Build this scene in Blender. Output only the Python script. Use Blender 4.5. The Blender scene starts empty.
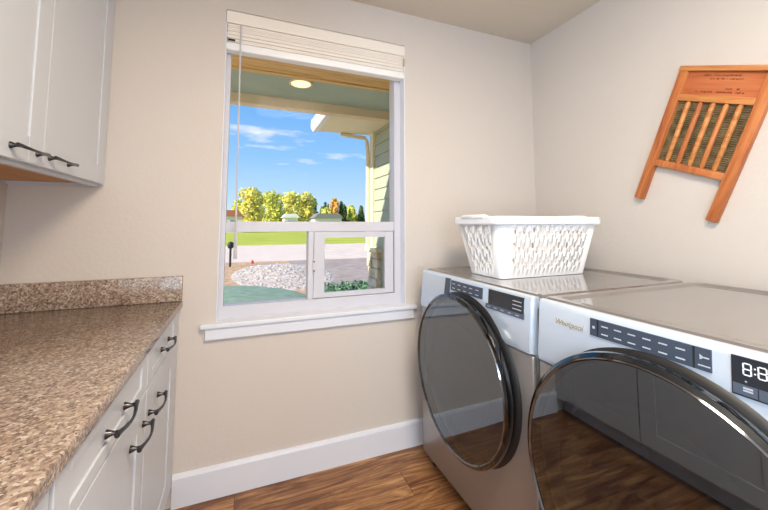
import bpy, bmesh, math, random
from mathutils import Vector, Matrix
R = math.radians
rnd = random.Random(11)
scene = bpy.context.scene
C = scene.collection

# ---------------------------------------------------------------- materials
def lin(c):
    out = []
    for v in c[:3]:
        v /= 255.0
        out.append(v / 12.92 if v <= .04045 else ((v + .055) / 1.055) ** 2.4)
    return (*out, 1.0)

def mat(name, col, rough=.5, metal=0., spec=.5, coat=0., bump=None, ior=None, emit=0.):
    m = bpy.data.materials.new(name); m.use_nodes = True
    nt = m.node_tree; b = nt.nodes['Principled BSDF']
    b.inputs['Base Color'].default_value = lin(col)
    b.inputs['Roughness'].default_value = rough
    b.inputs['Metallic'].default_value = metal
    b.inputs['Specular IOR Level'].default_value = spec
    b.inputs['Coat Weight'].default_value = coat
    if ior: b.inputs['IOR'].default_value = ior
    if emit:
        b.inputs['Emission Color'].default_value = lin(col); b.inputs['Emission Strength'].default_value = emit
    if bump:
        sc, st = bump
        tc = nt.nodes.new('ShaderNodeTexCoord'); n = nt.nodes.new('ShaderNodeTexNoise')
        n.inputs['Scale'].default_value = sc; n.inputs['Detail'].default_value = 3
        bp = nt.nodes.new('ShaderNodeBump'); bp.inputs['Strength'].default_value = st
        bp.inputs['Distance'].default_value = .004
        nt.links.new(tc.outputs['Object'], n.inputs['Vector'])
        nt.links.new(n.outputs['Fac'], bp.inputs['Height']); nt.links.new(bp.outputs[0], b.inputs['Normal'])
    return m

def ramp(nt, stops):
    r = nt.nodes.new('ShaderNodeValToRGB')
    e = r.color_ramp.elements
    e[0].position, e[0].color = stops[0][0], lin(stops[0][1])
    e[1].position, e[1].color = stops[-1][0], lin(stops[-1][1])
    for p, c in stops[1:-1]:
        x = e.new(p); x.color = lin(c)
    return r

def noise_mat(name, stops, scale, rough=.6, detail=4, stretch=(1, 1, 1), bump=0., spec=.4, metal=0., rot=0.):
    m = mat(name, (128, 128, 128), rough, metal, spec); nt = m.node_tree; b = nt.nodes['Principled BSDF']
    tc = nt.nodes.new('ShaderNodeTexCoord'); mp = nt.nodes.new('ShaderNodeMapping')
    mp.inputs['Scale'].default_value = stretch; mp.inputs['Rotation'].default_value = (rot, 0, 0)
    n = nt.nodes.new('ShaderNodeTexNoise'); n.inputs['Scale'].default_value = scale; n.inputs['Detail'].default_value = detail
    r = ramp(nt, stops)
    nt.links.new(tc.outputs['Object'], mp.inputs[0]); nt.links.new(mp.outputs[0], n.inputs['Vector'])
    nt.links.new(n.outputs['Fac'], r.inputs[0]); nt.links.new(r.outputs[0], b.inputs['Base Color'])
    if bump:
        bp = nt.nodes.new('ShaderNodeBump'); bp.inputs['Strength'].default_value = bump; bp.inputs['Distance'].default_value = .01
        nt.links.new(n.outputs['Fac'], bp.inputs['Height']); nt.links.new(bp.outputs[0], b.inputs['Normal'])
    return m

M = {}
M['wall'] = mat('wall_paint', (214, 205, 197), .75, spec=.25, bump=(55, .25))
M['ceiling'] = mat('ceiling_paint', (214, 204, 190), .85, spec=.2, bump=(40, .3))
M['trim'] = mat('trim_paint', (228, 231, 240), .35)
M['vinyl'] = mat('window_vinyl', (208, 207, 215), .35)
M['blind'] = mat('blind_white', (244, 236, 226), .45)
M['blind_rail'] = mat('blind_rail_white', (250, 250, 250), .4)
M['cab'] = mat('cabinet_paint', (208, 212, 219), .33, spec=.5)
M['cabwood'] = noise_mat('cabinet_underside_wood', [(.3, (176, 116, 52)), (.7, (214, 158, 92))], 9, .5, stretch=(1, .12, 1))
M['pull'] = mat('pewter_pull', (74, 72, 74), .22, metal=.9)
M['silver'] = mat('fascia_silver', (204, 217, 234), .2, metal=.25, coat=.6)
M['shell'] = mat('machine_shell', (160, 156, 154), .34, metal=.6, coat=.3)
M['toplid'] = mat('machine_top', (132, 127, 125), .2, metal=.45, coat=.8)
M['black'] = mat('gloss_black', (10, 11, 13), .08, coat=.8)
M['rubber'] = mat('black_rubber', (22, 22, 24), .5)
M['chrome'] = mat('chrome_ring', (120, 124, 130), .1, metal=1.)
M['panel'] = mat('touch_panel_slate', (66, 76, 92), .25, spec=.5)
M['key'] = mat('key_slate', (82, 92, 108), .3)
M['display'] = mat('display_dark', (38, 42, 50), .12)
M['mark'] = mat('panel_marking', (186, 194, 206), .5)
M['digit'] = mat('lit_digit', (210, 216, 222), .4, emit=.55)
M['logo'] = mat('logo_metal', (206, 190, 150), .25, metal=.5)
M['bowl'] = mat('door_bowl_plastic', (140, 158, 178), .3)
M['basket'] = mat('basket_plastic', (250, 250, 252), .35, spec=.5)
M['wand'] = mat('clear_wand', (200, 198, 204), .15)
M['ribs'] = noise_mat('zinc_ribs', [(.3, (120, 102, 72)), (.7, (176, 160, 122))], 30, .4, metal=.35)
M['ink'] = mat('stamped_ink', (92, 48, 28), .7)
M['dark'] = mat('dark_gap', (40, 40, 42), .8)
M['jar'] = mat('red_plastic', (214, 60, 66), .5)

def wood(name, a, b, c, scale=6, stretch=(6, 6, .5), rough=.5):
    m = mat(name, a, rough); nt = m.node_tree; bs = nt.nodes['Principled BSDF']
    tc = nt.nodes.new('ShaderNodeTexCoord'); mp = nt.nodes.new('ShaderNodeMapping'); mp.inputs['Scale'].default_value = stretch
    n = nt.nodes.new('ShaderNodeTexNoise'); n.inputs['Scale'].default_value = scale; n.inputs['Detail'].default_value = 6
    n.inputs['Roughness'].default_value = .65; n.inputs['Distortion'].default_value = .6
    r = ramp(nt, [(.3, c), (.5, a), (.72, b)])
    nt.links.new(tc.outputs['Object'], mp.inputs[0]); nt.links.new(mp.outputs[0], n.inputs['Vector'])
    nt.links.new(n.outputs['Fac'], r.inputs[0]); nt.links.new(r.outputs[0], bs.inputs['Base Color'])
    return m
M['oak'] = wood('washboard_wood', (192, 112, 60), (214, 142, 82), (150, 76, 38))
M['oak_light'] = wood('washboard_rail_wood', (206, 136, 74), (224, 160, 92), (174, 98, 48), stretch=(6, .5, 6))
M['oak_red'] = wood('washboard_panel_wood', (190, 104, 60), (204, 124, 76), (158, 78, 44), stretch=(6, .5, 6))
M['soffit_wood'] = wood('soffit_plank_wood', (236, 198, 128), (246, 216, 156), (196, 152, 88), 5, (.4, 9, 3))

def plank_floor():
    m = mat('plank_floor', (150, 100, 60), .38, spec=.5); nt = m.node_tree; b = nt.nodes['Principled BSDF']
    tc = nt.nodes.new('ShaderNodeTexCoord')
    br = nt.nodes.new('ShaderNodeTexBrick')
    br.inputs['Scale'].default_value = 1.; br.inputs['Brick Width'].default_value = 1.25; br.inputs['Row Height'].default_value = .17
    br.inputs['Mortar Size'].default_value = .0012; br.inputs['Color1'].default_value = (0, 0, 0, 1); br.inputs['Color2'].default_value = (1, 1, 1, 1)
    br.inputs['Mortar'].default_value = (.5, .5, .5, 1); br.offset = .37
    nt.links.new(tc.outputs['Object'], br.inputs['Vector'])
    mp = nt.nodes.new('ShaderNodeMapping'); mp.inputs['Scale'].default_value = (1.1, 9, 1)
    nt.links.new(tc.outputs['Object'], mp.inputs[0])
    add = nt.nodes.new('ShaderNodeVectorMath'); add.operation = 'MULTIPLY_ADD'; add.inputs[1].default_value = (7, 7, 7)
    nt.links.new(br.outputs['Color'], add.inputs[0]); nt.links.new(mp.outputs[0], add.inputs[2])
    n = nt.nodes.new('ShaderNodeTexNoise'); n.inputs['Scale'].default_value = 2.3; n.inputs['Detail'].default_value = 9
    n.inputs['Roughness'].default_value = .68; n.inputs['Distortion'].default_value = 1.2
    nt.links.new(add.outputs[0], n.inputs['Vector'])
    r = ramp(nt, [(.28, (58, 36, 24)), (.42, (116, 72, 42)), (.54, (160, 114, 72)), (.66, (200, 150, 98)), (.8, (172, 140, 112))])
    nt.links.new(n.outputs['Fac'], r.inputs[0])
    mx = nt.nodes.new('ShaderNodeMix'); mx.data_type = 'RGBA'; mx.blend_type = 'MULTIPLY'
    nt.links.new(br.outputs['Fac'], mx.inputs[0]); nt.links.new(r.outputs[0], mx.inputs[6]); mx.inputs[7].default_value = (.25, .2, .16, 1)
    nt.links.new(mx.outputs[2], b.inputs['Base Color'])
    return m
M['floor'] = plank_floor()

def granite():
    m = mat('speckled_granite', (150, 120, 100), .16, spec=.6); nt = m.node_tree; b = nt.nodes['Principled BSDF']
    tc = nt.nodes.new('ShaderNodeTexCoord')
    v = nt.nodes.new('ShaderNodeTexVoronoi'); v.inputs['Scale'].default_value = 190
    nt.links.new(tc.outputs['Object'], v.inputs['Vector'])
    sp = nt.nodes.new('ShaderNodeSeparateColor'); nt.links.new(v.outputs['Color'], sp.inputs[0])
    r = ramp(nt, [(0., (52, 44, 40)), (.12, (92, 78, 70)), (.30, (138, 117, 104)), (.62, (166, 145, 130)), (.86, (192, 176, 162)), (1., (228, 218, 206))])
    nt.links.new(sp.outputs[0], r.inputs[0])
    v2 = nt.nodes.new('ShaderNodeTexVoronoi'); v2.inputs['Scale'].default_value = 85
    nt.links.new(tc.outputs['Object'], v2.inputs['Vector'])
    sp2 = nt.nodes.new('ShaderNodeSeparateColor'); nt.links.new(v2.outputs['Color'], sp2.inputs[0])
    r2 = ramp(nt, [(0., (106, 88, 76)), (.5, (150, 127, 110)), (1., (186, 166, 148))])
    nt.links.new(sp2.outputs[1], r2.inputs[0])
    mx = nt.nodes.new('ShaderNodeMix'); mx.data_type = 'RGBA'; mx.inputs[0].default_value = .4
    nt.links.new(r.outputs[0], mx.inputs[6]); nt.links.new(r2.outputs[0], mx.inputs[7])
    nt.links.new(mx.outputs[2], b.inputs['Base Color'])
    return m
M['granite'] = granite()

def glass(name, tint=(1, 1, 1, 1), ior=1.45, gcol=(1, 1, 1, 1)):
    m = bpy.data.materials.new(name); m.use_nodes = True; nt = m.node_tree
    nt.nodes.remove(nt.nodes['Principled BSDF'])
    t = nt.nodes.new('ShaderNodeBsdfTransparent'); t.inputs[0].default_value = tint
    g = nt.nodes.new('ShaderNodeBsdfGlossy'); g.inputs['Roughness'].default_value = .01; g.inputs['Color'].default_value = gcol
    f = nt.nodes.new('ShaderNodeFresnel'); f.inputs[0].default_value = ior
    mx = nt.nodes.new('ShaderNodeMixShader')
    nt.links.new(f.outputs[0], mx.inputs[0]); nt.links.new(t.outputs[0], mx.inputs[1]); nt.links.new(g.outputs[0], mx.inputs[2])
    nt.links.new(mx.outputs[0], nt.nodes['Material Output'].inputs[0])
    return m
M['pane'] = glass('window_glass', (.97, .985, .98, 1), 1.07)
M['doorglass'] = glass('smoked_door_glass', (.30, .35, .41, 1), 2.7, (.84, .92, 1, 1))
# outdoors
M['lawn'] = noise_mat('lawn_grass', [(.3, (146, 154, 30)), (.5, (182, 186, 54)), (.72, (206, 206, 84))], .9, .9, stretch=(.25, 1, 1))
M['road'] = noise_mat('road_concrete', [(.3, (222, 198, 178)), (.7, (238, 214, 194))], 2, .9)
M['drive'] = noise_mat('driveway_concrete', [(.3, (160, 142, 130)), (.7, (186, 166, 152))], 3, .9)
M['gravel'] = noise_mat('gravel_ground', [(.3, (160, 136, 120)), (.5, (198, 180, 166)), (.7, (224, 212, 200))], 9, .95, bump=.6)
M['mulch'] = noise_mat('bark_mulch', [(.3, (174, 130, 92)), (.6, (214, 176, 136)), (.8, (228, 200, 170))], 10, .95, bump=.6)
M['stonebit'] = noise_mat('gravel_stone', [(.3, (170, 156, 146)), (.7, (226, 216, 206))], 5, .9)
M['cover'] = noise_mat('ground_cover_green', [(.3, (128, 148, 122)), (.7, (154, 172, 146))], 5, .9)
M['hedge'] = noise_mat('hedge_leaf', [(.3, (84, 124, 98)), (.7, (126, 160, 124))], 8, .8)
M['porch'] = noise_mat('porch_ceiling_paint', [(.3, (172, 194, 184)), (.7, (186, 206, 196))], 2, .6)
M['beam'] = mat('porch_beam_paint', (240, 218, 178), .6)
M['siding'] = mat('siding_paint', (172, 178, 156), .6)
M['cream'] = mat('cream_trim_paint', (238, 226, 188), .6)
M['soffit'] = mat('cream_soffit_paint', (244, 232, 204), .7)
M['gutter'] = mat('white_gutter', (236, 238, 240), .4)
M['stone'] = noise_mat('cladding_stone', [(.3, (190, 172, 142)), (.5, (224, 210, 182)), (.7, (240, 232, 210))], 6, .85, bump=.5)
M['iron'] = mat('black_iron', (38, 38, 40), .5)
M['bark'] = mat('tree_bark', (96, 76, 56), .9)
def leafmat(name, a, b, tr=.35):
    m = noise_mat(name, [(.3, a), (.7, b)], .8, .8)
    return m
M['leaf_yellow'] = leafmat('leaf_yellow', (222, 208, 76), (248, 238, 132))
M['leaf_lime'] = leafmat('leaf_lime', (206, 206, 78), (236, 234, 122))
M['leaf_orange'] = leafmat('leaf_orange', (222, 160, 70), (240, 196, 110))
M['needle'] = leafmat('needle_green', (58, 84, 44), (98, 122, 66))
M['roof_red'] = mat('roof_red', (176, 106, 84), .8)
M['roof_grey'] = mat('roof_grey', (132, 128, 128), .8)
M['housewall'] = mat('house_wall_white', (232, 228, 222), .8)
M['houseglass'] = mat('house_window_dark', (70, 80, 92), .3)

# ---------------------------------------------------------------- helpers
def link(o, parent=None):
    C.objects.link(o)
    if parent: o.parent = parent
    return o
def tag(o, label=None, cat=None, group=None, kind=None):
    if label: o['label'] = label
    if cat: o['category'] = cat
    if group: o['group'] = group
    if kind: o['kind'] = kind
    return o
def empty(name, loc=(0, 0, 0), rot=(0, 0, 0)):
    o = bpy.data.objects.new(name, None); o.location = loc; o.rotation_euler = rot
    o.empty_display_size = .05
    return link(o)

class MB:
    def __init__(s): s.bm = bmesh.new()
    def box(s, x0, x1, y0, y1, z0, z1, bev=0., seg=2):
        r = bmesh.ops.create_cube(s.bm, size=1)
        vs = r['verts']
        for v in vs:
            v.co = Vector(((x0 + x1) / 2 + v.co.x * abs(x1 - x0), (y0 + y1) / 2 + v.co.y * abs(y1 - y0), (z0 + z1) / 2 + v.co.z * abs(z1 - z0)))
        if bev:
            es = list({e for v in vs for e in v.link_edges})
            bmesh.ops.bevel(s.bm, geom=es, offset=bev, segments=seg, affect='EDGES', profile=.5)
        return s
    def poly(s, pts, axis, a0, a1):
        """extrude a 2D outline along an axis; pts are the two other coordinates in order"""
        def mk(p, a):
            if axis == 'y': return (p[0], a, p[1])
            if axis == 'x': return (a, p[0], p[1])
            return (p[0], p[1], a)
        v0 = [s.bm.verts.new(mk(p, a0)) for p in pts]; v1 = [s.bm.verts.new(mk(p, a1)) for p in pts]
        n = len(pts)
        s.bm.faces.new(v0); s.bm.faces.new(v1[::-1])
        for i in range(n): s.bm.faces.new((v0[i], v0[(i + 1) % n], v1[(i + 1) % n], v1[i]))
        return s
    def tube(s, pts, rad, n=10, cap=True):
        pts = [Vector(p) for p in pts]
        rads = rad if isinstance(rad, (list, tuple)) else [rad] * len(pts)
        rings = []
        prev = None
        for i, p in enumerate(pts):
            d = (pts[min(i + 1, len(pts) - 1)] - pts[max(i - 1, 0)]).normalized()
            ref = Vector((0, 0, 1)) if abs(d.z) < .9 else Vector((1, 0, 0))
            if prev is not None: a = (prev - d * prev.dot(d)).normalized()
            else: a = d.cross(ref).normalized()
            b = d.cross(a); prev = a
            rings.append([s.bm.verts.new(p + (a * math.cos(t) + b * math.sin(t)) * rads[i]) for t in [2 * math.pi * k / n for k in range(n)]])
        for i in range(len(rings) - 1):
            for k in range(n): s.bm.faces.new((rings[i][k], rings[i][(k + 1) % n], rings[i + 1][(k + 1) % n], rings[i + 1][k]))
        if cap: s.bm.faces.new(rings[0][::-1]); s.bm.faces.new(rings[-1])
        return s
    def lathe_x(s, prof, cy, cz, n=72, close=False):
        """revolve (x, r) profile round an axis parallel to x"""
        rings = []
        for x, r in prof:
            if r < 1e-6: rings.append([s.bm.verts.new((x, cy, cz))]); continue
            rings.append([s.bm.verts.new((x, cy + r * math.cos(2 * math.pi * k / n), cz + r * math.sin(2 * math.pi * k / n))) for k in range(n)])
        m = len(rings)
        for i in range(m if close else m - 1):
            a, b = rings[i], rings[(i + 1) % m]
            for k in range(n):
                k2 = (k + 1) % n
                if len(a) == 1 and len(b) == 1: continue
                if len(a) == 1: s.bm.faces.new((a[0], b[k2], b[k]))
                elif len(b) == 1: s.bm.faces.new((a[k], a[k2], b[0]))
                else: s.bm.faces.new((a[k], a[k2], b[k2], b[k]))
        return s
    def build(s, name, m, parent=None, smooth=False, offset=None):
        bmesh.ops.recalc_face_normals(s.bm, faces=s.bm.faces)
        if offset is not None: bmesh.ops.translate(s.bm, verts=s.bm.verts, vec=Vector(offset))
        me = bpy.data.meshes.new(name); s.bm.to_mesh(me); s.bm.free()
        me.materials.append(m)
        if smooth:
            for p in me.polygons: p.use_smooth = True
            if hasattr(me, 'set_sharp_from_angle'): me.set_sharp_from_angle(angle=R(38))
        o = bpy.data.objects.new(name, me)
        return link(o, parent)
def box(name, m, parent, x0, x1, y0, y1, z0, z1, bev=0.):
    return MB().box(x0, x1, y0, y1, z0, z1, bev).build(name, m, parent, smooth=bev > 0)
def struct(o): o['kind'] = 'structure'; return o

def text_mesh(name, body, size, m, parent, matrix, extrude=.0004, shear=0.):
    cu = bpy.data.curves.new(name, 'FONT'); cu.body = body; cu.size = size; cu.extrude = extrude; cu.shear = shear
    cu.align_x = 'LEFT'; cu.align_y = 'CENTER'
    t = bpy.data.objects.new(name, cu); C.objects.link(t)
    bpy.context.view_layer.update()
    me = bpy.data.meshes.new_from_object(t.evaluated_get(bpy.context.evaluated_depsgraph_get()))
    bpy.data.objects.remove(t)
    me.transform(matrix); me.materials.clear(); me.materials.append(m)
    return link(bpy.data.objects.new(name, me), parent)

# ---------------------------------------------------------------- room shell
XL, XRt, ZC, YS = -.905, 1.93, 2.59, -3.3
WX0, WX1, WZ0, WZ1 = -.108, .906, .775, 2.38          # window opening
YF = -4.7
struct(box('floor', M['floor'], None, XL - .12, XRt + .12, YF, .14, -.1, 0))
struct(box('ceiling', M['ceiling'], None, XL - .12, XRt + .12, YF, .14, ZC, ZC + .1))
w = MB()
w.box(XL - .12, WX0, 0, .14, 0, ZC).box(WX1, XRt + .12, 0, .14, 0, ZC).box(WX0, WX1, 0, .14, 0, WZ0).box(WX0, WX1, 0, .14, WZ1, ZC)
struct(w.build('wall_north', M['wall']))
struct(MB().box(XL - .12, XL, YF, -3.25, 0, ZC).box(XL - .12, XL, -2.68, 0, 0, ZC).box(XL - .12, XL, -3.25, -2.68, 0, .75).box(XL - .12, XL, -3.25, -2.68, 2.3, ZC).build('wall_west', M['wall']))
w2 = empty('added_window', (XL, -2.965, .75)); struct(w2)  # unseen window, added to bring cool side light onto the east wall
MB().box(-.09, -.04, -.284, -.244, .001, 1.549).box(-.09, -.04, .244, .284, .001, 1.549).box(-.09, -.04, -.244, .244, .001, .04).box(-.09, -.04, -.244, .244, 1.51, 1.549).box(-.09, -.04, -.244, .244, .76, .8).build('window_frame', M['vinyl'], w2)
box('window_pane', M['pane'], w2, -.067, -.063, -.244, .244, .04, 1.51)
struct(box('wall_east', M['wall'], None, XRt, XRt + .12, YF, 0, 0, ZC))
struct(MB().box(XL, -.05, YS - .12, YS, 0, ZC).box(.95, XRt, YS - .12, YS, 0, ZC).box(-.05, .95, YS - .12, YS, 2.1, ZC).build('wall_south', M['wall']))
struct(box('wall_hall', M['wall'], None, XL - .12, XRt + .12, YF - .12, YF, 0, ZC))
struct(MB().box(-.12, -.05, YS, YS + .015, 0, 2.17).box(.95, 1.02, YS, YS + .015, 0, 2.17).box(-.05, .95, YS, YS + .015, 2.1, 2.17).build('trim_1', M['trim']))
def baseboard(name, pts):
    b = MB(); b.poly(pts[0], pts[1], pts[2], pts[3]); return struct(b.build(name, M['trim']))
baseboard('baseboard_north', ([(0, 0), (-.016, 0), (-.016, .125), (-.011, .137), (0, .141)], 'x', -.262, XRt))
baseboard('baseboard_east', ([(XRt, 0), (XRt - .016, 0), (XRt - .016, .125), (XRt - .011, .137), (XRt, .141)], 'y', YS, -.016))
baseboard('baseboard_west', ([(XL, 0), (XL + .016, 0), (XL + .016, .125), (XL + .011, .137), (XL, .141)], 'y', YS, -2.62))
# window sill and apron (continuous trim under the opening)
sl = empty('window_sill', (.4, 0, .775)); struct(sl)
o = MB().box(-.172 - .4, .968 - .4, -.032, 0, -.0, .022, .004).box(WX0 + .001 - .4, WX1 - .001 - .4, -.001, .139, .0005, .022).build('stool', M['trim'], sl)
o = MB().box(-.152 - .4, .95 - .4, -.02, 0, -.055, 0, .003).build('apron', M['trim'], sl)

# ---------------------------------------------------------------- window
wn = empty('window_1', (0, 0, 0)); struct(wn)
ZB, ZT = .797, WZ1
FW = .027
f = MB()
f.box(WX0, WX0 + FW, .06, .139, ZB, ZT).box(WX1 - .045, WX1, .06, .139, ZB, ZT)
f.box(WX0 + FW, WX1 - .045, .06, .139, ZT - .05, ZT).box(WX0 + FW, WX1 - .045, .06, .139, ZB, .857)
f.build('window_frame', M['vinyl'], wn)
MB().box(WX0 + FW, WX1 - .045, .066, .135, 1.228, 1.284, .003).build('meeting_rail', M['vinyl'], wn)
box('window_pane', M['pane'], wn, WX0 + FW, WX1 - .045, .105, .109, 1.284, ZT - .05)
box('window_pane', M['pane'], wn, WX0 + FW, .347, .105, .109, .857, 1.228)
MB().box(.342, .372, .066, .135, .857, 1.228, .003).build('mullion', M['vinyl'], wn)
for xa, xb in ((WX0 + .0005, WX0 + .006), (WX1 - .006, WX1 - .0005)):
    box('bright_reveal', M['trim'], wn, xa, xb, -.003, .0595, ZB + .0005, 2.31)  # white strips added over the wall returns, brightness of the lit reveals as colour
sash = MB().box(.374, .436, .07, .10, .86, 1.226, .003).box(.805, .858, .07, .10, .86, 1.226, .003).box(.436, .805, .072, .098, 1.192, 1.226).box(.436, .805, .072, .098, .86, .885).build('sash', M['vinyl'], wn)
box('sash_pane', M['pane'], sash, .436, .805, .083, .087, .885, 1.192)
lt = MB().box(.366, .38, .058, .07, 1.0, 1.075, .003).build('sash_latch', M['vinyl'], wn)
MB().tube([(.373, .058, 1.012), (.373, .052, 1.012)], .004).tube([(.373, .058, 1.063), (.373, .052, 1.063)], .004).build('latch_screw', M['pull'], lt)

# ---------------------------------------------------------------- blind
bl = empty('window_blind', (.4, .02, 2.3))
tag(bl, 'white horizontal slat blind pulled all the way up at the top of the window', 'window blind')
def inb(b, name, m, par=bl, smooth=False): return b.build(name, m, par, smooth, offset=(-.4, -.02, -2.3))
inb(MB().poly([(-.004, 2.31), (-.008, 2.318), (-.008, 2.366), (-.002, 2.376), (.012, 2.376), (.012, 2.31)], 'x', WX0 + .002, WX1 - .002), 'valance', M['blind'])
inb(MB().box(WX0 + .006, WX1 - .006, .014, .055, 2.32, 2.376), 'headrail', M['blind'])
for k in range(10):
    z = 2.3095 - k * .0098
    dx = rnd.uniform(-.002, .002); dy = rnd.uniform(-.002, .002)
    b = MB().poly([(.004 + dy, z - .0015), (.03 + dy, z + .0025), (.054 + dy, z - .0015), (.054 + dy, z - .0098), (.03 + dy, z - .0062), (.004 + dy, z - .0098)], 'x', WX0 + .008 + dx, WX1 - .008 + dx)
    inb(b, 'slat', M['blind'])
inb(MB().box(WX0 + .005, WX1 - .004, -.002, .056, 2.166, 2.209, .008), 'bottom_rail', M['blind_rail'], smooth=True)
for x in (WX0 + .14, .4, WX1 - .12):
    inb(MB().tube([(x, -.001, 2.31), (x, -.0045, 2.26), (x, -.004, 2.2)], .0012, 6), 'lift_cord', M['blind'])
inb(MB().box(WX0 + .012, WX0 + .045, -.006, -.001, 2.214, 2.222), 'label_clip', M['pull'])
inb(MB().box(WX1 - .01, WX1 - .002, -.006, .03, 2.245, 2.295, .002), 'valance_clip', M['logo'])
wd = inb(MB().tube([(-.036, -.014, 2.3), (-.036, -.018, 2.24), (-.034, -.02, 1.6), (-.03, -.02, 1.18)], .0045, 6), 'tilt_wand', M['wand'], smooth=True)
wd['label'] = 'clear plastic tilt wand'
b = MB().tube([(-.031, -.02, 1.27), (-.03, -.02, 1.2), (-.03, -.02, 1.1)], [.006, .009, .0105], 6).build('wand_grip', M['wand'], wd, offset=(-.4, -.02, -2.3))

# ---------------------------------------------------------------- cabinets
def pull(name, parent, foot_a, foot_b, out, ext=.0):
    """arched pull: feet on a face that looks along +x"""
    a, b = Vector(foot_a), Vector(foot_b); o = Vector((out, 0, 0)); d = (b - a).normalized()
    pts = []; rad = []
    n = 10
    for i in range(n + 1):
        t = i / n
        p = a.lerp(b, t) + o * (.75 + .25 * math.sin(math.pi * t)) + Vector((0, 0, -.004 * math.sin(math.pi * t)))
        pts.append(p); rad.append(.0036 + .002 * abs(2 * t - 1) ** 2)
    pts = [a + o * .7 - d * .014] + pts + [b + o * .7 + d * .014]
    rad = [.006] + rad + [.006]
    mb = MB(); mb.tube(pts, rad, 10)
    for q in (a, b):
        mb.tube([q, q + o * .12, q + o * .4, q + o * .8], [.010, .0085, .0045, .0055], 12)
    return mb.build(name, M['pull'], parent, smooth=True)
def shaker(name, parent, xf, y0, y1, z0, z1, st=.072, rail=.075, th=.02, rec=.005):
    """shaker front facing +x, outer face at xf; local coords"""
    b = MB()
    b.box(xf - th, xf, y0, y0 + st, z0, z1, .0012, 1).box(xf - th, xf, y1 - st, y1, z0, z1, .0012, 1)
    b.box(xf - th, xf, y0 + st, y1 - st, z1 - rail, z1, .0012, 1).box(xf - th, xf, y0 + st, y1 - st, z0, z0 + rail, .0012, 1)
    b.box(xf - th + .001, xf - th + .005, y0 + st, y1 - st, z0 + rail, z1 - rail)
    b.box(xf - th + .004, xf - rec, y0 + st + .002, y1 - st - .002, z0 + rail + .002, z1 - rail - .002)
    return b.build(name, M['cab'], parent)
FX = -.262   # base door faces
def base_cabinet(y0, y1, label, hand, filler=0.):
    """y0 nearer the camera, y1 nearer the window"""
    r = empty('base_cabinet', (XL + .3, (y0 + y1) / 2, 0)); ox, oy = XL + .3, (y0 + y1) / 2
    tag(r, label, 'cabinet')
    X = lambda v: v - ox
    Y = lambda v: v - oy
    b = MB().box(X(XL + .002), X(FX - .021), Y(y0 + .001), Y(y1 - .001), .1, .882)
    if filler: b.box(X(FX - .021), X(FX - .002), Y(y1 - filler), Y(y1 - .001), .1, .882)
    b.build('body', M['cab'], r)
    box('toe_kick', M['cab'], r, X(XL + .002), X(FX - .075), Y(y0 + .001), Y(y1 - .001), 0, .1)
    a, c = y0 + .003, y1 - filler - .003
    dr = shaker('drawer', r, X(FX), Y(a), Y(c), .762, .878, .062, .03)
    ym = (a + c) / 2
    pull('drawer_pull', dr, (X(FX), Y(ym - .064), .817), (X(FX), Y(ym + .064), .817), .034)
    dd = shaker('door', r, X(FX), Y(a), Y(c), .112, .756, .085, .085)
    if hand == 'far': p0, p1 = c - .155, c - .027
    else: p0, p1 = a + .035, a + .163
    pull('door_pull', dd, (X(FX), Y(p0), .671), (X(FX), Y(p1), .671), .034)
    return r
base_cabinet(-.588, -.003, 'pale grey base cabinet with drawer and door, next to the window wall', 'near', .075)
base_cabinet(-1.185, -.590, 'pale grey base cabinet with a wide drawer, between the window-wall cabinet and the dark gap', 'far')
base_cabinet(-1.8, -1.195, 'pale grey base cabinet at the near end of the counter, beyond the dark gap', 'far')
base_cabinet(-2.6, -1.801, 'pale grey base cabinet at the doorway end of the counter behind the viewer', 'near')
# worktop and backsplash
wt = empty('worktop', (-.58, -1.3, .883)); tag(wt, 'brown speckled stone worktop along the left wall', 'countertop')
MB().box(XL + .001 + .58, -.251 + .58, -1.32, 1.298, 0, .031, .004).build('slab', M['granite'], wt, smooth=True)
MB().box(XL + .001 + .58, -.253 + .58, 1.278, 1.299, .0315, .145, .0015).build('backsplash', M['granite'], wt, smooth=True)

UX = -.576
def upper_cabinet(y0, y1, label, name='wall_cabinet'):
    ox, oy = XL + .15, (y0 + y1) / 2
    r = empty(name, (ox, oy, 1.434)); tag(r, label, 'cabinet')
    X = lambda v: v - ox
    Y = lambda v: v - oy
    H = 2.5 - 1.434
    xa, xb = XL + .001, UX - .021
    b = MB()
    b.box(X(xa), X(xb), Y(y0 + .001), Y(y0 + .018), 0, H).box(X(xa), X(xb), Y(y1 - .018), Y(y1 - .001), 0, H)
    b.box(X(xa), X(xb), Y(y0 + .018), Y(y1 - .018), H - .02, H).box(X(xb - .018), X(xb), Y(y0 + .018), Y(y1 - .018), 0, .06)
    b.box(X(xa), X(xa + .01), Y(y0 + .018), Y(y1 - .018), .02, H - .02)
    b.build('body', M['cab'], r)
    u = box('underside', M['cabwood'], r, X(xa + .01), X(xb - .018), Y(y0 + .018), Y(y1 - .018), .014, .028); u['label'] = 'orange wood underside panel'
    ym = (y0 + y1) / 2
    for (a, c, hand) in ((y0 + .002, ym - .0015, 'far'), (ym + .0015, y1 - .022, 'near')):
        d = shaker('door', r, X(UX), Y(a), Y(c), .012, H - .004, .078, .076)
        if hand == 'far': p0, p1 = c - .164, c - .034
        else: p0, p1 = a + .034, a + .164
        pull('door_pull', d, (X(UX), Y(p0), .046), (X(UX), Y(p1), .046), .03)
    box('filler_strip', M['cab'], r, X(UX - .02), X(UX - .004), Y(y1 - .0205), Y(y1 - .0005), .006, H - .004)
    return r
upper_cabinet(-1.065, -.001, 'pale grey double-door wall cabinet above the worktop beside the window wall')
upper_cabinet(-2.13, -1.066, 'second pale grey double-door wall cabinet, further from the window')

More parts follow.
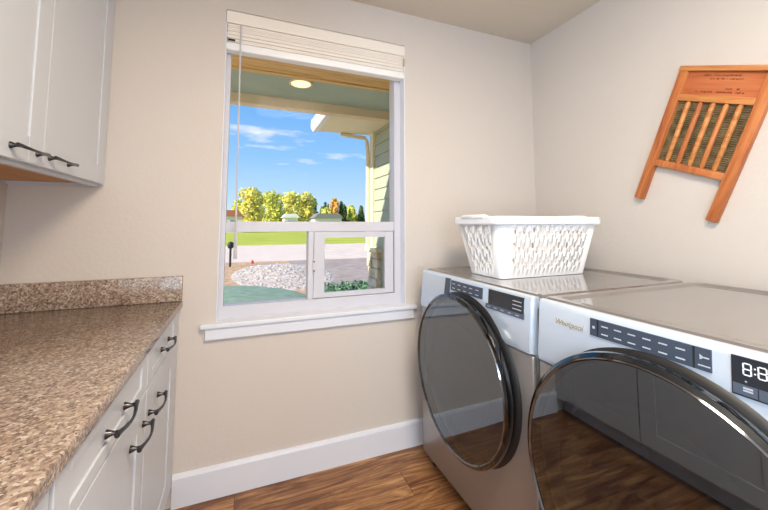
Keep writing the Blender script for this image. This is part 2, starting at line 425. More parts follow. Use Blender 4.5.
# ---------------------------------------------------------------- washer and dryer
def machine(name, x, y, W, label, cat, zc, rad, yc):
    r = empty(name, (x, y, 0)); tag(r, label, cat)
    D = .9
    H = 1.02
    b = MB().box(.012, D - .01, -W, 0, .03, .985, .012, 3)
    b.build('body', M['shell'], r, smooth=True)
    # lower front panel
    MB().box(-.004, .02, -W + .002, -.002, .05, .815, .01, 3).build('front_panel', M['shell'], r, smooth=True)
    # fascia: leans back towards its top
    prof = [(-.008, .82), (-.012, .835), (.001, .998), (.006, 1.01), (.014, 1.015), (.032, 1.015), (.032, .82)]
    fa = MB().poly(prof, 'y', -W + .001, -.001)
    bmesh.ops.bevel(fa.bm, geom=[e for e in fa.bm.edges if abs(e.verts[0].co.y - e.verts[1].co.y) < 1e-5 and min(e.verts[0].co.x, e.verts[1].co.x) < .02 and abs(e.verts[0].co.z - e.verts[1].co.z) > .01],
                    offset=.01, segments=3, affect='EDGES')
    fa.build('fascia', M['silver'], r, smooth=True)
    # top lid with a raised rim
    t = MB(); bm = t.bm
    c = .05
    out = []
    for (cx_, cy_, a0) in ((D - c, -c, 0), (.034 + .012, -.012, 90), (.034 + .012, -W + .012, 180), (D - c, -W + c, 270)):
        rr = c if cx_ > .5 else .012
        for k in range(6):
            a = R(a0 + 90 * k / 5); out.append((cx_ + rr * math.cos(a), cy_ + rr * math.sin(a)))
    def ring(ins, z):
        cx0, cy0 = D / 2 + .017, -W / 2
        return [bm.verts.new((cx0 + (px - cx0) * (1 - ins / (D / 2)), cy0 + (py - cy0) * (1 - ins / (W / 2)), z)) for px, py in out]
    rs = [ring(0, .99), ring(-.002, 1.0), ring(-.002, 1.012), ring(.006, H), ring(.035, H), ring(.045, H - .007), ring(.06, H - .007)]
    for i in range(len(rs) - 1):
        for k in range(len(out)): bm.faces.new((rs[i][k], rs[i][(k + 1) % len(out)], rs[i + 1][(k + 1) % len(out)], rs[i + 1][k]))
    bm.faces.new(rs[0][::-1]); bm.faces.new(rs[-1])
    t.build('top_lid', M['toplid'], r, smooth=True)
    # door
    dn = MB().lathe_x([(-.004, rad - .03), (-.02, rad - .028), (-.03, rad - .008), (-.05, rad), (-.062, rad - .002), (-.068, rad - .012), (-.062, rad - .02), (-.03, rad - .03), (-.004, rad - .03)], yc, zc, 96)
    d = dn.build('door', M['black'], r, smooth=True)
    MB().lathe_x([(-.066, rad - .012), (-.0715, rad - .0165), (-.066, rad - .021), (-.060, rad - .0165)], yc, zc, 96, close=True).build('chrome_ring', M['chrome'], d, smooth=True)
    MB().lathe_x([(-.0655, rad - .0205), (-.0665, rad - .1), (-.067, 0)], yc, zc, 96).build('door_glass', M['doorglass'], d, smooth=True)
    MB().lathe_x([(-.03, rad - .03), (-.034, rad - .09), (-.052, rad - .12), (-.04, rad - .14), (-.03, rad - .2), (-.022, 0)], yc, zc, 72).build('window_bowl', M['bowl'], d, smooth=True)
    # collar behind the door
    cr = MB().lathe_x([(-.006, rad + .004), (-.016, rad - .004), (-.02, rad - .02), (-.006, rad - .03)], yc, zc, 96)
    cr.build('door_collar', M['rubber'], r, smooth=True)
    for (fx, fy) in ((.05, -.06), (.05, -W + .06), (D - .08, -.06), (D - .08, -W + .06)):
        MB().tube([(fx, fy, 0), (fx, fy, .012), (fx, fy, .035)], [.025, .022, .012], 14).build('leg', M['rubber'], r, smooth=True)
    return r
def fx_at(z): return -.012 + (z - .835) * (.012 / .15)     # fascia face x at a height
def on_fascia(r, name, m, y0, y1, z0, z1, th=.003, skew=0., parent=None, lift=0.):
    """thin raised plate following the fascia slope; y0<y1"""
    b = MB(); bm = b.bm
    v = []
    for t in (lift, lift + th):
        for (yy, zz) in ((y0 + skew, z0), (y1 + skew, z0), (y1, z1), (y0, z1)):
            v.append(bm.verts.new((fx_at(zz) - t + (.0005 if t == lift and lift == 0 else 0), yy, zz)))
    bm.faces.new(v[:4]); bm.faces.new(v[4:][::-1])
    for i in range(4): bm.faces.new((v[i], v[(i + 1) % 4], v[4 + (i + 1) % 4], v[4 + i]))
    return b.build(name, m, parent or r)
def logo(r, y, z, size):
    # reads left to right towards -y, faces -x
    mtx = Matrix.Translation((fx_at(z) - .0012, y, z)) @ Matrix.Rotation(R(4.5), 4, 'Y') @ Matrix(((0, 0, -1, 0), (-1, 0, 0, 0), (0, 1, 0, 0), (0, 0, 0, 1)))
    return text_mesh('logo', 'Whirlpool', size, M['logo'], r, mtx, .0006, .25)

WXF = .945
wa = machine('washing_machine', WXF, -.13, .82, 'silver grey front-loading washing machine under the laundry basket, nearest the window', 'washing machine', .610, .345, -.412)
L = lambda yw: yw + .13
# detergent drawer front, handle strip, key panel, display
dr = on_fascia(wa, 'detergent_drawer', M['silver'], L(-.385), L(-.16), .862, 1.002, .004)
dr['label'] = 'glossy white-silver detergent drawer front'
on_fascia(wa, 'drawer_grip', M['panel'], L(-.428), L(-.390), .868, 1.006, .006, .012, dr)
kp = on_fascia(wa, 'key_panel', M['panel'], L(-.675), L(-.435), .955, 1.001, .002, 0)
for i in range(5):
    for j in range(2):
        y1 = L(-.447 - i * .045)
        on_fascia(wa, 'key_label', M['mark'], y1 - .022, y1, .965 + j * .02, .968 + j * .02, .0008, 0, kp, .002)
dp = on_fascia(wa, 'display_panel', M['display'], L(-.91), L(-.715), .948, 1.006, .003, .0)
on_fascia(wa, 'display_keys', M['key'], L(-.912), L(-.70), .930, .9475, .003, .0, dp)
for i in range(5):
    y1 = L(-.712 - i * .04); on_fascia(wa, 'key_label', M['mark'], y1 - .016, y1, .937, .940, .0008, 0, dp, .003)
for i in range(3):
    on_fascia(wa, 'indicator', M['mark'], L(-.90), L(-.855), .958 + i * .014, .961 + i * .014, .0008, 0, dp, .003)
logo(wa, L(-.2), .975, .022)

dyl = -.968
dy = machine('tumble_dryer', WXF, dyl, .79, 'silver grey front-loading tumble dryer with lit clock digits, nearest the camera', 'tumble dryer', .578, .372, -.375)
K = lambda yw: yw - dyl
kp = on_fascia(dy, 'key_panel', M['panel'], K(-1.455), K(-1.170), .953, 1.0, .003)
on_fascia(dy, 'panel_divider', M['display'], K(-1.196), K(-1.192), .953, 1.0, .0008, 0, kp, .003)
on_fascia(dy, 'panel_divider', M['display'], K(-1.425), K(-1.421), .953, 1.0, .0008, 0, kp, .003)
for i in range(6):
    for j in range(2):
        y1 = K(-1.203 - i * .0365)
        on_fascia(dy, 'key_label', M['mark'], y1 - .021, y1 - .002, .9625 + j * .021, .9655 + j * .021, .0008, 0, kp, .003)
# start symbol: small triangle with a bar
b = MB(); yy = K(-1.434); zz = .981; xx = fx_at(zz) - .0035
vs = [b.bm.verts.new((xx, yy, zz + .006)), b.bm.verts.new((xx, yy, zz - .006)), b.bm.verts.new((xx, yy - .009, zz))]
b.bm.faces.new(vs); b.box(xx - .0004, xx + .0004, yy - .017, yy - .008, zz - .0015, zz + .0015)
b.build('start_symbol', M['mark'], kp)
on_fascia(dy, 'key_label', M['mark'], K(-1.453), K(-1.431), .962, .9645, .0008, 0, kp, .003)
on_fascia(dy, 'power_label', M['mark'], K(-1.185), K(-1.178), .973, .980, .0008, 0, kp, .003)
dp = on_fascia(dy, 'display_panel', M['display'], K(-1.74), K(-1.488), .928, 1.004, .003)
kk = on_fascia(dy, 'display_keys', M['key'], K(-1.738), K(-1.49), .931, .951, .0008, 0, dp, .003)
for i in range(6):
    on_fascia(dy, 'panel_divider', M['display'], K(-1.5295 - i * .04), K(-1.528 - i * .04), .931, .951, .0006, 0, dp, .0038)
    for j in range(2):
        on_fascia(dy, 'key_label', M['mark'], K(-1.521 - i * .04), K(-1.506 - i * .04), .939 + .005 * j, .942 + .005 * j, .0006, 0, dp, .0038)
    on_fascia(dy, 'indicator', M['mark'], K(-1.512 - i * .04), K(-1.509 - i * .04), .957, .9592, .0006, 0, dp, .003)
def digit(ch, y, z, w_=.014, h_=.024, t=.0022):
    segs = {'8': 'abcdefg', ':': ':'}[ch]
    b = MB()
    def seg(ya, yb, za, zb):
        x_ = fx_at((za + zb) / 2) - .0038
        b.box(x_ - .0004, x_ + .0006, ya, yb, za, zb)
    if ch == ':':
        seg(y - .0025, y, z + .006, z + .0085); seg(y - .0025, y, z + .0155, z + .018)
    else:
        g = .0006
        for zz in (z, z + h_ / 2 - t / 2, z + h_ - t): seg(y - w_ + t, y - t, zz, zz + t)
        for yy in (y - t, y - w_):
            seg(yy, yy + t, z + g + t * .4, z + h_ / 2 - g); seg(yy, yy + t, z + h_ / 2 + g, z + h_ - g - t * .4)
    return b.build('digit', M['digit'], dp)
digit('8', K(-1.506), .97); digit(':', K(-1.5235), .97); digit('8', K(-1.5285), .97); digit('8', K(-1.546), .97)
logo(dy, K(-1.045), .962, .024)

# ---------------------------------------------------------------- laundry basket
def basket():
    zb = 1.015
    cx, cy = 1.394, -.458
    r = empty('laundry_basket', (cx, cy, zb)); tag(r, 'white plastic laundry basket with slotted sides, on top of the washing machine', 'laundry basket')
    H0, H1 = 0., .262
    def outline(hx, hy, rad, s_):
        """point on a rounded rectangle at perimeter parameter s_ in 0..1 (per side + corner segments fixed)"""
        side, t = s_
        if side % 2 == 0:
            i = side // 2
            P = [((hx - rad), -hy), (hx, (hy - rad)), (-(hx - rad), hy), (-hx, -(hy - rad))][i]
            Q = [(-(hx - rad), -hy), (hx, -(hy - rad)), ((hx - rad), hy), (-hx, (hy - rad))][i]
            return (Q[0] + (P[0] - Q[0]) * t, Q[1] + (P[1] - Q[1]) * t)
        i = side // 2
        c = [((hx - rad), -(hy - rad)), ((hx - rad), (hy - rad)), (-(hx - rad), (hy - rad)), (-(hx - rad), -(hy - rad))][i]
        a = R([-90, 0, 90, 180][i] + 90 * t)
        return (c[0] + rad * math.cos(a), c[1] + rad * math.sin(a))
    params = []           # list of (side, t, cell index along side or None)
    NX, NY, NCN = 19, 9, 5
    for i in range(4):
        n = NX if i % 2 == 0 else NY
        # Q->P direction for sides 1 and 3 must run counter-clockwise
        for k in range(n): params.append((2 * i, k / n, k, n))
        for k in range(NCN): params.append((2 * i + 1, k / NCN, None, 0))
    def pt(side, t, z):
        f_ = z / H1
        hx, hy = .272 + .046 * f_, .124 + .058 * f_
        rad = .03 + .012 * f_
        if side % 2 == 0 and side in (2, 6): pass
        q = outline(hx, hy, rad, (side, t)); return (q[0], q[1], z)
    # rows
    zs = [0, .016, .04]
    rows = [.05, .082, .094, .126, .138, .17, .182, .214]     # hole bands: 3 double rows
    levels = [0, .016, .045, .0525, .0775, .105, .1125, .1375, .165, .1725, .1975, .225, .262]
    b = MB(); bm = b.bm
    seq = params
    n = len(seq)
    # sanity: make the parameter run continuous for each side
    def P(i, z):
        side, t = seq[i % n][0], seq[i % n][1]
        return pt(side, t, z)
    lv = [0, .02, .046, .058, .082, .094, .118, .130, .154, .166, .190, .202, .232, .262]
    # hole bands (z0,z1,parity)
    bands = [(.040, .078, 0), (.060, .098, 1), (.112, .150, 0), (.132, .170, 1), (.184, .222, 0), (.204, .242, 1)]
    def cellfaces(i, za, zb_, hole):
        A, B = P(i, za), P(i + 1, za); Cc, Dd = P(i + 1, zb_), P(i, zb_)
        va = [bm.verts.new(q) for q in (A, B, Cc, Dd)]
        if not hole: bm.faces.new(va); return
        A, B, Cc, Dd = map(Vector, (A, B, Cc, Dd))
        def bl(u, v): return A * (1 - u) * (1 - v) + B * u * (1 - v) + Cc * u * v + Dd * (1 - u) * v
        uu = [(.35, .06), (.65, .06), (.8, .2), (.8, .8), (.65, .94), (.35, .94), (.2, .8), (.2, .2)]
        vi = [bm.verts.new(bl(*q)) for q in uu]
        bm.faces.new((va[0], va[1], vi[1], vi[0])); bm.faces.new((va[1], vi[2], vi[1])); bm.faces.new((va[1], va[2], vi[3], vi[2]))
        bm.faces.new((va[2], vi[4], vi[3])); bm.faces.new((va[2], va[3], vi[5], vi[4])); bm.faces.new((va[3], vi[6], vi[5]))
        bm.faces.new((va[3], va[0], vi[7], vi[6])); bm.faces.new((va[0], vi[0], vi[7]))
    for i in range(n):
        side, t, k, cnt_ = seq[i]
        hb = []
        if k is not None and 0 < k < cnt_ - 1:
            hb = [(a, c) for a, c, p in bands if p == k % 2]
        z = 0
        for a, c in hb:
            cellfaces(i, z, a, False); cellfaces(i, a, c, True); z = c
        cellfaces(i, z, H1, False)
    # floor of the basket
    fl = [bm.verts.new(P(i, 0)) for i in range(n)]; bm.faces.new(fl)
    bmesh.ops.remove_doubles(bm, verts=bm.verts, dist=.0004)
    o = b.build('basket_wall', M['basket'], r, smooth=True)
    md = o.modifiers.new('thick', 'SOLIDIFY'); md.thickness = .004; md.offset = -1
    # rolled rim
    rim = MB(); bm = rim.bm
    prof = [(.0, .222 + .03), (.014, .252), (.02, .258), (.02, .286), (.014, .292), (.0, .292), (-.004, .286), (-.004, .256)]
    rings = []
    for i in range(n):
        side, t = seq[i][0], seq[i][1]
        row = []
        for (d, z) in prof:
            q = outline(.318 + d, .182 + d, .042 + d, (side, t))
            zz = z
            if z > .28 and ((side in (2, 6))  and .12 < t < .88): zz += .010
            row.append(bm.verts.new((q[0], q[1], zz)))
        rings.append(row)
    m_ = len(prof)
    for i in range(n):
        a, c = rings[i], rings[(i + 1) % n]
        for j in range(m_): bm.faces.new((a[j], c[j], c[(j + 1) % m_], a[(j + 1) % m_]))
    rim.build('rim', M['basket'], r, smooth=True)
    for sx in (-1, 1):
        MB().box(sx * .316, sx * .344, -.09, .09, .283, .3, .006).build('handle', M['basket'], r, smooth=True)
    return r
basket()

# ---------------------------------------------------------------- washboard on the right wall
def washboard():
    # local frame: u across the board (towards -y), v up the board, x out of the wall
    org = Vector((XRt, -.700, 1.412))
    av = Vector((0, -.25, .61)).normalized(); au = Vector((0, -.61, -.25)).normalized(); ax = Vector((-1, 0, 0))
    mtx = Matrix(((ax.x, au.x, av.x, org.x), (ax.y, au.y, av.y, org.y), (ax.z, au.z, av.z, org.z), (0, 0, 0, 1)))
    # local x = out of wall, local y = across, local z = up the board
    r = empty('washboard'); r.matrix_world = mtx
    tag(r, 'old wooden washboard with metal ribs and wooden dowels, hanging tilted on the right wall', 'washboard')
    W = .360
    MB().box(.001, .034, .0, .038, 0, .628, .003).build('stile', M['oak'], r, True)
    MB().box(.001, .034, W - .038, W, 0, .628, .003).build('stile', M['oak'], r, True)
    MB().box(.001, .036, -.002, W + .002, .6285, .651, .003).build('top_rail', M['oak_light'], r, True)
    MB().box(.006, .018, .038, W - .038, .52, .6275, 0).build('top_panel', M['oak_red'], r)
    MB().box(.002, .034, .038, W - .038, .495, .525, .003).build('middle_rail', M['oak_light'], r, True)
    MB().box(.002, .034, .038, W - .038, .18, .212, .003).build('bottom_rail', M['oak'], r, True)
    b = MB(); bm = b.bm; prev = None; n = 150
    rows = []; n = 180
    for i in range(n + 1):
        z = .212 + (.495 - .212) * i / n
        x = .013 + .0045 * math.sin(2 * math.pi * i / 6)
        rows.append((bm.verts.new((x, .038, z)), bm.verts.new((x, W - .038, z))))
    back = [bm.verts.new((.006, .038, .212)), bm.verts.new((.006, W - .038, .212)), bm.verts.new((.006, W - .038, .495)), bm.verts.new((.006, .038, .495))]
    for i in range(n): bm.faces.new((rows[i][0], rows[i][1], rows[i + 1][1], rows[i + 1][0]))
    bm.faces.new(back)
    bm.faces.new([back[0], back[1], rows[0][1], rows[0][0]]); bm.faces.new([back[3], back[2], rows[-1][1], rows[-1][0]])
    b.build('ribbed_plate', M['ribs'], r)
    for k in range(5):
        y = .038 + (W - .076) * (k + .95) / 5.85
        MB().tube([(.022, y, .21), (.024, y, .222), (.024, y, .485), (.022, y, .497)], [.006, .0105, .0105, .006], 12).build('dowel', M['oak'] if k % 2 else M['oak_light'], r, True)
    # two lines of stamped lettering, too worn to read: small ink strokes
    rr = random.Random(4)
    def stroke_line(y0, y1, z, h):
        b = MB(); y = y0
        while y < y1:
            w_ = rr.uniform(.0025, .005)
            if rr.random() > .18:
                b.box(.0178, .0186, y, y + w_ * .35, z, z + h); b.box(.0178, .0186, y, y + w_, z + h * rr.choice((0, .45, .8)), z + h * .2 + h * rr.choice((0, .45, .8)))
            y += w_ + .0018
        return b.build('stamped_lettering', M['ink'], r)
    stroke_line(.09, .24, .608, .007); stroke_line(.13, .25, .594, .006); stroke_line(.2, .25, .552, .007); stroke_line(.09, .27, .537, .008)
washboard()

# ---------------------------------------------------------------- outdoors
GZ = -.15
def sheet(name, m, pts, z0, z1):
    b = MB(); b.poly(pts, 'z', z0, z1); return struct(b.build(name, m))
sheet('lawn', M['lawn'], [(-90, 21), (140, 21), (140, 160), (-90, 160)], GZ - .2, GZ - .005)
sheet('road', M['road'], [(-60, 12.8), (60, 11.6), (90, 22), (60, 23.6), (-60, 22.2)], GZ - .2, GZ + .0)
sheet('driveway', M['drive'], [(1.3, .14), (12, .14), (12, 11.9), (1.7, 12.2), (1.35, 9)], GZ - .2, GZ + .002)
sheet('planting_ground', M['mulch'], [(-14, .14), (1.3, .14), (1.35, 9), (1.7, 12.2), (-14, 12.9)], GZ - .2, GZ + .003)
# gravel mound
def mound(name, m, cx, cy, rx, ry, h, seed=0, n=40, pw=1.):
    g = random.Random(seed); b = MB(); bm = b.bm
    rings = []
    for i in range(11):
        t = i / 10
        row = []
        for k in range(n):
            a = 2 * math.pi * k / n
            z = GZ + h * (math.cos(math.pi * t) * .5 + .5) ** pw + g.uniform(-.01, .01) * (1 - t)
            row.append(bm.verts.new((cx + rx * t * math.cos(a), cy + ry * t * math.sin(a), z if t < 1 else GZ - .05)))
            if i == 0: break
        rings.append(row)
    for k in range(n): bm.faces.new((rings[0][0], rings[1][k], rings[1][(k + 1) % n]))
    for i in range(1, 10):
        for k in range(n): bm.faces.new((rings[i][k], rings[i + 1][k], rings[i + 1][(k + 1) % n], rings[i][(k + 1) % n]))
    return b.build(name, m, None, smooth=True)
gm = mound('gravel_mound', M['gravel'], 1.1, 8.6, 1.5, 3.0, .16, 3); struct(gm)
# loose stones on the gravel
b = MB(); g = random.Random(8)
for i in range(800):
    a = g.uniform(0, 6.283); t = math.sqrt(g.random()) * .9
    x, y = 1.1 + 1.42 * t * math.cos(a), 8.6 + 2.8 * t * math.sin(a)
    z = GZ + .16 * (math.cos(math.pi * t) * .5 + .5)
    s_ = g.uniform(.02, .045)
    ret = bmesh.ops.create_icosphere(b.bm, subdivisions=1, radius=s_, matrix=Matrix.Translation((x, y, z + s_ * .3)) @ Matrix.Rotation(g.uniform(0, 3), 4, 'Z') @ Matrix.Diagonal((1, g.uniform(.6, .9), .6, 1)))
tag(b.build('gravel', M['stonebit']), 'pale loose gravel heaped beside the driveway', 'gravel', kind='stuff')
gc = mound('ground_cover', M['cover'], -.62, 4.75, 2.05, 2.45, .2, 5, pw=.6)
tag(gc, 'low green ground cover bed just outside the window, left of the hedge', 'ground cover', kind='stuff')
# leafy low hedge
def leaves(b, g, centre, rad, n, size, flat=1.):
    bm = b.bm
    for i in range(n):
        d = Vector((g.gauss(0, 1), g.gauss(0, 1), g.gauss(0, 1))).normalized()
        rr = g.uniform(.55, 1.)
        p = Vector(centre) + Vector((d.x * rad[0], d.y * rad[1], d.z * rad[2])) * rr
        a = Vector((g.gauss(0, 1), g.gauss(0, 1), g.gauss(0, 1))).normalized(); c = a.cross(d + Vector((.01, .02, .03)))
        if c.length < .1: continue
        c.normalize(); s_ = size * g.uniform(.6, 1.3)
        vs = [bm.verts.new(p + a * s_ * u + c * s_ * v * .6) for u, v in ((-1, 0), (0, -1), (1, 0), (0, 1))]
        bm.faces.new(vs)
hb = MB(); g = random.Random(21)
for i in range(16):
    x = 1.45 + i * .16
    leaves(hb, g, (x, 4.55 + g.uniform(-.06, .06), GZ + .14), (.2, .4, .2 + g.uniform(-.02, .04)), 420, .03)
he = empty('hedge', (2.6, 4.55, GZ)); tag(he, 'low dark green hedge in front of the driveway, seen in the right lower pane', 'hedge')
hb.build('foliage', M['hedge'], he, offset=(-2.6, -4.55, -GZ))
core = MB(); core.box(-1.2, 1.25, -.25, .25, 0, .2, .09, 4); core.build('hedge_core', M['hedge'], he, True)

pl = empty('path_light', (-.35, 10.9, GZ)); tag(pl, 'black bollard path light with a round head standing in the gravel', 'path light')
MB().tube([(0, 0, -.02), (0, 0, .62)], .035, 12).build('post', M['iron'], pl, True)
MB().tube([(0, 0, .6), (0, 0, .64), (0, 0, .72), (0, 0, .8), (0, 0, .83)], [.05, .09, .105, .08, .02], 16).build('lamp_head', M['iron'], pl, True)
rf = MB().tube([(0, 0, 0), (0, 0, .12)], [.05, .035], 8).build('marker_cap', M['jar'], None, True); rf.location = (.36, 11.6, GZ + .003)
tag(rf, 'small red marker in the gravel, right of the path light', 'marker')

# porch
struct(MB().box(-4, 6, .141, .98, 2.5, 2.56).build('porch_soffit', M['soffit_wood']))
struct(MB().box(-4, 6, .98, 1.03, 2.49, 2.56).build('porch_trim', M['soffit_wood']))
struct(MB().box(-4, 6, 1.03, 1.66, 2.53, 2.6).build('porch_ceiling', M['porch']))
struct(MB().box(-4, 6, 1.66, 1.76, 2.437, 2.75).build('porch_beam', M['beam']))
struct(MB().box(-4, 6, .141, 1.9, 2.75, 2.85).build('porch_roof', M['roof_grey']))
rl = empty('recessed_light', (.45, 1.21, 2.53)); tag(rl, 'round recessed light set in the porch ceiling outside the window', 'ceiling light')
m_l = mat('recessed_light_lens', (255, 226, 170), .4, emit=1.6)
MB().tube([(0, 0, -.008), (0, 0, -.001)], .085, 32).build('lens', m_l, rl)
b = MB(); bm = b.bm
for (ra, z) in (): pass
rg = []
for (rr, z) in ((.085, -.009), (.105, -.009), (.108, -.001), (.085, -.001)):
    rg.append([bm.verts.new((rr * math.cos(2 * math.pi * k / 32), rr * math.sin(2 * math.pi * k / 32), z)) for k in range(32)])
for i in range(4):
    for k in range(32): bm.faces.new((rg[i][k], rg[i][(k + 1) % 32], rg[(i + 1) % 4][(k + 1) % 32], rg[(i + 1) % 4][k]))
b.build('trim_ring', M['cream'], rl, True)

# the projecting wing with lap siding, eave, downspout and stone base
hw = empty('house_wing', (2.2, 2.6, GZ)); tag(hw, 'pale green lap-sided house wing with a cream eave, right of the view outside', 'building')
def hb_(b, name, m, par=hw, smooth=False): return b.build(name, m, par, smooth, offset=(-2.2, -2.6, -GZ))
hb_(MB().box(1.8, 4.2, .16, 2.98, GZ, 2.75), 'wall', M['siding'])
b = MB(); z = GZ + .0
while z < 2.6:
    b.poly([(1.8, z), (1.768, z), (1.782, z + .158), (1.8, z + .158)], 'y', 1.76, 2.9); z += .16
hb_(b, 'lap_siding', M['siding'])
hb_(MB().box(1.745, 1.86, 2.88, 3.0, .9, 2.62), 'corner_trim', M['cream'])
cl = MB(); g = random.Random(5); z = GZ
while z < .82:
    h_ = g.uniform(.09, .15)
    y = 2.62
    while y < 2.98:
        w_ = min(g.uniform(.1, .22), 3.02 - y)
        cl.box(1.71 + g.uniform(-.012, .012), 1.9, y + .004, y + w_ - .004, z + .004, z + h_ - .004, .012, 2)
        y += w_
    z += h_
hb_(cl, 'stone_base', M['stone'], smooth=True)
hb_(MB().box(1.68, 1.92, 2.58, 3.05, z, z + .05, .006), 'stone_cap', M['cream'])
# eave
hb_(MB().poly([(.97, 2.60), (1.8, 2.62), (1.8, 2.66), (.97, 2.64)], 'y', 1.95, 3.06), 'eave_soffit', M['soffit'])
hb_(MB().poly([(.9, 2.59), (.97, 2.59), (.97, 2.72), (.87, 2.74), (.87, 2.64)], 'y', 1.95, 3.08), 'gutter', M['gutter'])
hb_(MB().poly([(.95, 2.72), (1.0, 2.645), (3.4, 2.645), (3.4, 3.3)], 'y', 1.95, 3.07), 'roof', M['roof_grey'])
hb_(MB().tube([(1.3, 3.04, 2.585), (1.68, 3.04, 2.56), (1.71, 3.04, 2.5), (1.72, 3.02, 2.3), (1.72, 3.02, .95)], .03, 10), 'downspout', M['cream'], smooth=True)

# trees and far houses
def tree(name, x, y, h, w_, m, label, cat='tree', group=None, conifer=False, seed=0):
    g = random.Random(seed); r = empty(name, (x, y, GZ)); tag(r, label, cat, group)
    b = MB()
    if conifer:
        n = 8
        for i in range(n):
            t = i / n; zz = h * (.12 + .85 * t); ww = w_ * .62 * (1 - t) + .15
            leaves(b, g, (0, 0, zz), (ww, ww, h / n * .8), 90, .22)
    else:
        for i in range(16):
            a = g.uniform(0, 6.28); d = g.uniform(.1, .36) * w_
            zz = h * g.uniform(.16, .84)
            k = 1 - .5 * abs(zz / h - .5)
            leaves(b, g, (d * math.cos(a) * k, d * math.sin(a) * k, zz), (w_ * .24, w_ * .24, h * .17), 150, .3)
        leaves(b, g, (0, 0, h * .88), (w_ * .2, w_ * .2, h * .12), 120, .24)
        leaves(b, g, (0, 0, h * .42), (w_ * .5, w_ * .45, h * .3), 500, .3)
    MB().tube([(0, 0, 0), (0.05, 0, h * .4), (0, 0.05, h * .8)], [.28, .2, .06], 8).build('trunk', M['bark'], r, True)
    b.build('foliage', m, r)
    return r
T = tree
T('broadleaf_tree', 1.4, 68, 8.4, 5.2, M['leaf_yellow'], 'tallest yellow autumn tree, leftmost of the yellow row across the road', seed=1)
T('broadleaf_tree', -1.2, 78, 6.6, 3.0, M['leaf_lime'], 'small lime green tree at the left end of the yellow row', seed=2)
T('broadleaf_tree', 5.6, 76, 8.7, 5.8, M['leaf_lime'], 'lime yellow tree second along the yellow row from its tallest tree', seed=3)
T('broadleaf_tree', 8.9, 69, 8.0, 4.8, M['leaf_yellow'], 'yellow tree behind the white garage, third along the yellow row', seed=4)
T('broadleaf_tree', 12.6, 76, 8.6, 5.2, M['leaf_yellow'], 'yellow tree at the right end of the yellow row', seed=5)
T('broadleaf_tree', 15.9, 69.5, 4.8, 2.8, M['leaf_lime'], 'low lime tree between the yellow row and the orange tree', seed=6)
T('broadleaf_tree', 17.6, 70, 6.9, 2.8, M['leaf_orange'], 'orange autumn tree among the conifers across the road', seed=7)
T('broadleaf_tree', 22.6, 74, 5.6, 2.6, M['leaf_lime'], 'lime green tree right of the orange tree, between small conifers', seed=8)
for i, (x, y, h, w_, lab) in enumerate([(-4.2, 84, 6.8, 2.6, 'dark conifer left of the yellow tree row, above the red roof'),
        (16.2, 84, 8.0, 2.4, 'tall dark conifer just right of the yellow tree row'),
        (18.8, 84, 7.2, 2.4, 'dark conifer just left of the orange tree'),
        (19.4, 71, 6.5, 2.0, 'dark conifer just right of the orange tree'),
        (20.6, 73, 5.9, 1.8, 'second dark conifer to the right of the orange tree'),
        (21.9, 77, 5.8, 1.9, 'thin dark conifer left of the right-hand lime tree'),
        (24.2, 72, 5.7, 2.0, 'dark conifer nearest the house wing corner'),
        (26.0, 78, 5.6, 2.2, 'dark conifer partly hidden by the house wing')]):
    T('conifer_tree', x, y, h, w_, M['needle'], lab, conifer=True, seed=20 + i)
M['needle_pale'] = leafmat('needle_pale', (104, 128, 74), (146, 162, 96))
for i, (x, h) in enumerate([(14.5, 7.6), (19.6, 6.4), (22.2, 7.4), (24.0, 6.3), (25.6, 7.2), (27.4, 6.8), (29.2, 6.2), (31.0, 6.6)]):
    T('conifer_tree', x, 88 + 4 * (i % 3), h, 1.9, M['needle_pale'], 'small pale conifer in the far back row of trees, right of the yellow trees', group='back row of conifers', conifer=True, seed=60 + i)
def house(x, y, wx, wy, h, rh, roof, label):
    r = empty('house', (x, y, GZ)); tag(r, label, 'house')
    box('wall', M['housewall'], r, -wx / 2, wx / 2, -wy / 2, wy / 2, 0, h)
    MB().poly([(-wx / 2 - .3, h), (wx / 2 + .3, h), (wx / 2 - wx * .12, h + rh), (-wx / 2 + wx * .12, h + rh)], 'y', -wy / 2 - .3, wy / 2 + .3).build('roof', roof, r)
    for k in (-.25, .25): box('window', M['houseglass'], r, wx * k - .5, wx * k + .5, -wy / 2 - .03, -wy / 2, h * .35, h * .75)
house(-2.6, 62, 5, 5, 2.6, 1.0, M['roof_red'], 'small white house with a red roof at the far left across the road')
house(8.0, 64, 2.4, 3, 2.5, .7, M['housewall'], 'small white garage in front of the yellow trees')
house(14.6, 64, 5, 4, 2.4, .9, M['roof_grey'], 'low pale house with grey roof, between the yellow row and the orange tree')

# ---------------------------------------------------------------- light
def area(name, loc, rot, sx, sy, power, col):
    l = bpy.data.lights.new(name, 'AREA'); l.shape = 'RECTANGLE'; l.size = sx; l.size_y = sy; l.energy = power; l.color = col
    o = bpy.data.objects.new(name, l); o.location = loc; o.rotation_euler = rot; C.objects.link(o); return o
cl = empty('ceiling_light', (.45, -1.9, ZC)); tag(cl, 'flat square ceiling light with a white frame, overhead out of view', 'ceiling light')
MB().box(-.36, .36, -.36, .36, -.03, -.001, .006).build('light_frame', M['trim'], cl, True)
area('ceiling_lamp', (.45, -1.9, ZC - .035), (0, 0, 0), .68, .68, 53, (1., .85, .66))
area('hall_fill_panel', (.45, YF + .1, 1.3), (R(90), 0, 0), 1.7, 2.2, 66, (.68, .83, 1.))  # unseen fill panel added beyond the doorway to light the room
area('added_window_fill', (XL - .16, -2.965, 1.52), (0, R(-90), 0), 1.5, .56, 84, (.6, .79, 1.))  # cool area light shining in through the added west window
sn = bpy.data.lights.new('sun', 'SUN'); sn.energy = 7.4; sn.angle = R(.6); sn.color = (1., .92, .78)
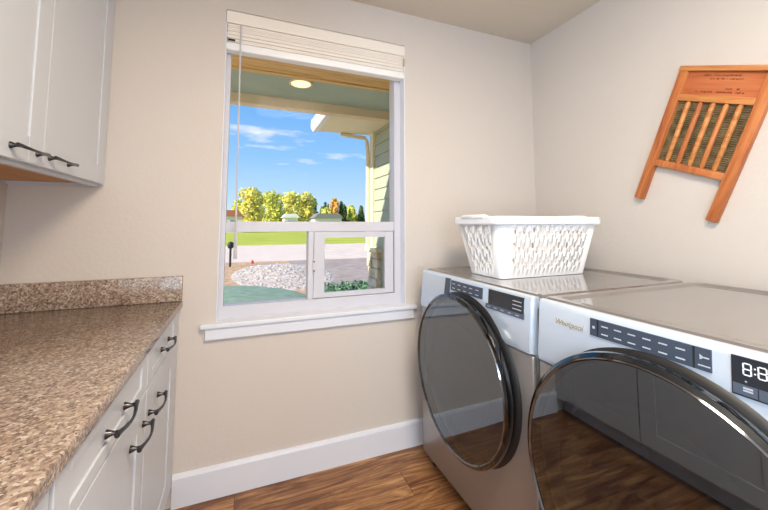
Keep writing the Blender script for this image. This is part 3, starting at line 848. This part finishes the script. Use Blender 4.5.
so = bpy.data.objects.new('sun', sn); C.objects.link(so)
so.rotation_euler = Vector((-.85, -.24, .5)).to_track_quat('Z', 'Y').to_euler()

wld = bpy.data.worlds.new('sky'); scene.world = wld; wld.use_nodes = True
nt = wld.node_tree; bg = nt.nodes['Background']
tc = nt.nodes.new('ShaderNodeTexCoord'); sp = nt.nodes.new('ShaderNodeSeparateXYZ'); nt.links.new(tc.outputs['Generated'], sp.inputs[0])
r = ramp(nt, [(0., (214, 230, 242)), (.06, (188, 218, 246)), (.18, (146, 196, 246)), (.36, (104, 166, 238)), (.6, (70, 136, 222))])
nt.links.new(sp.outputs['Z'], r.inputs[0])
mp = nt.nodes.new('ShaderNodeMapping'); mp.inputs['Scale'].default_value = (2.2, 2.2, 11); mp.inputs['Location'].default_value = (.35, .2, .6)
nt.links.new(tc.outputs['Generated'], mp.inputs[0])
n = nt.nodes.new('ShaderNodeTexNoise'); n.inputs['Scale'].default_value = 1.6; n.inputs['Detail'].default_value = 6; n.inputs['Roughness'].default_value = .55
nt.links.new(mp.outputs[0], n.inputs['Vector'])
r2 = ramp(nt, [(.56, (0, 0, 0)), (.70, (255, 255, 255))]); nt.links.new(n.outputs['Fac'], r2.inputs[0])
mx = nt.nodes.new('ShaderNodeMix'); mx.data_type = 'RGBA'; nt.links.new(r2.outputs[0], mx.inputs[0]); nt.links.new(r.outputs[0], mx.inputs[6])
mx.inputs[7].default_value = (.95, .92, .95, 1); nt.links.new(mx.outputs[2], bg.inputs['Color'])
bg.inputs['Strength'].default_value = 1.15

# ---------------------------------------------------------------- camera
cd = bpy.data.cameras.new('camera'); cd.sensor_width = 36; cd.lens = 351.6687 / 768 * 36
cd.shift_y = (196.7209 - 255) / 768; cd.clip_start = .03; cd.clip_end = 500
co = bpy.data.objects.new('camera', cd); C.objects.link(co)
co.location = (0, -1.9169, 1.2719); co.rotation_euler = (R(90 + 4.3989), 0, R(-21.8339))
scene.camera = co
scene.view_settings.view_transform = 'Standard'; scene.view_settings.look = 'None'
scene.view_settings.exposure = 0.; scene.view_settings.gamma = 1.; scene.view_settings.use_curve_mapping = False
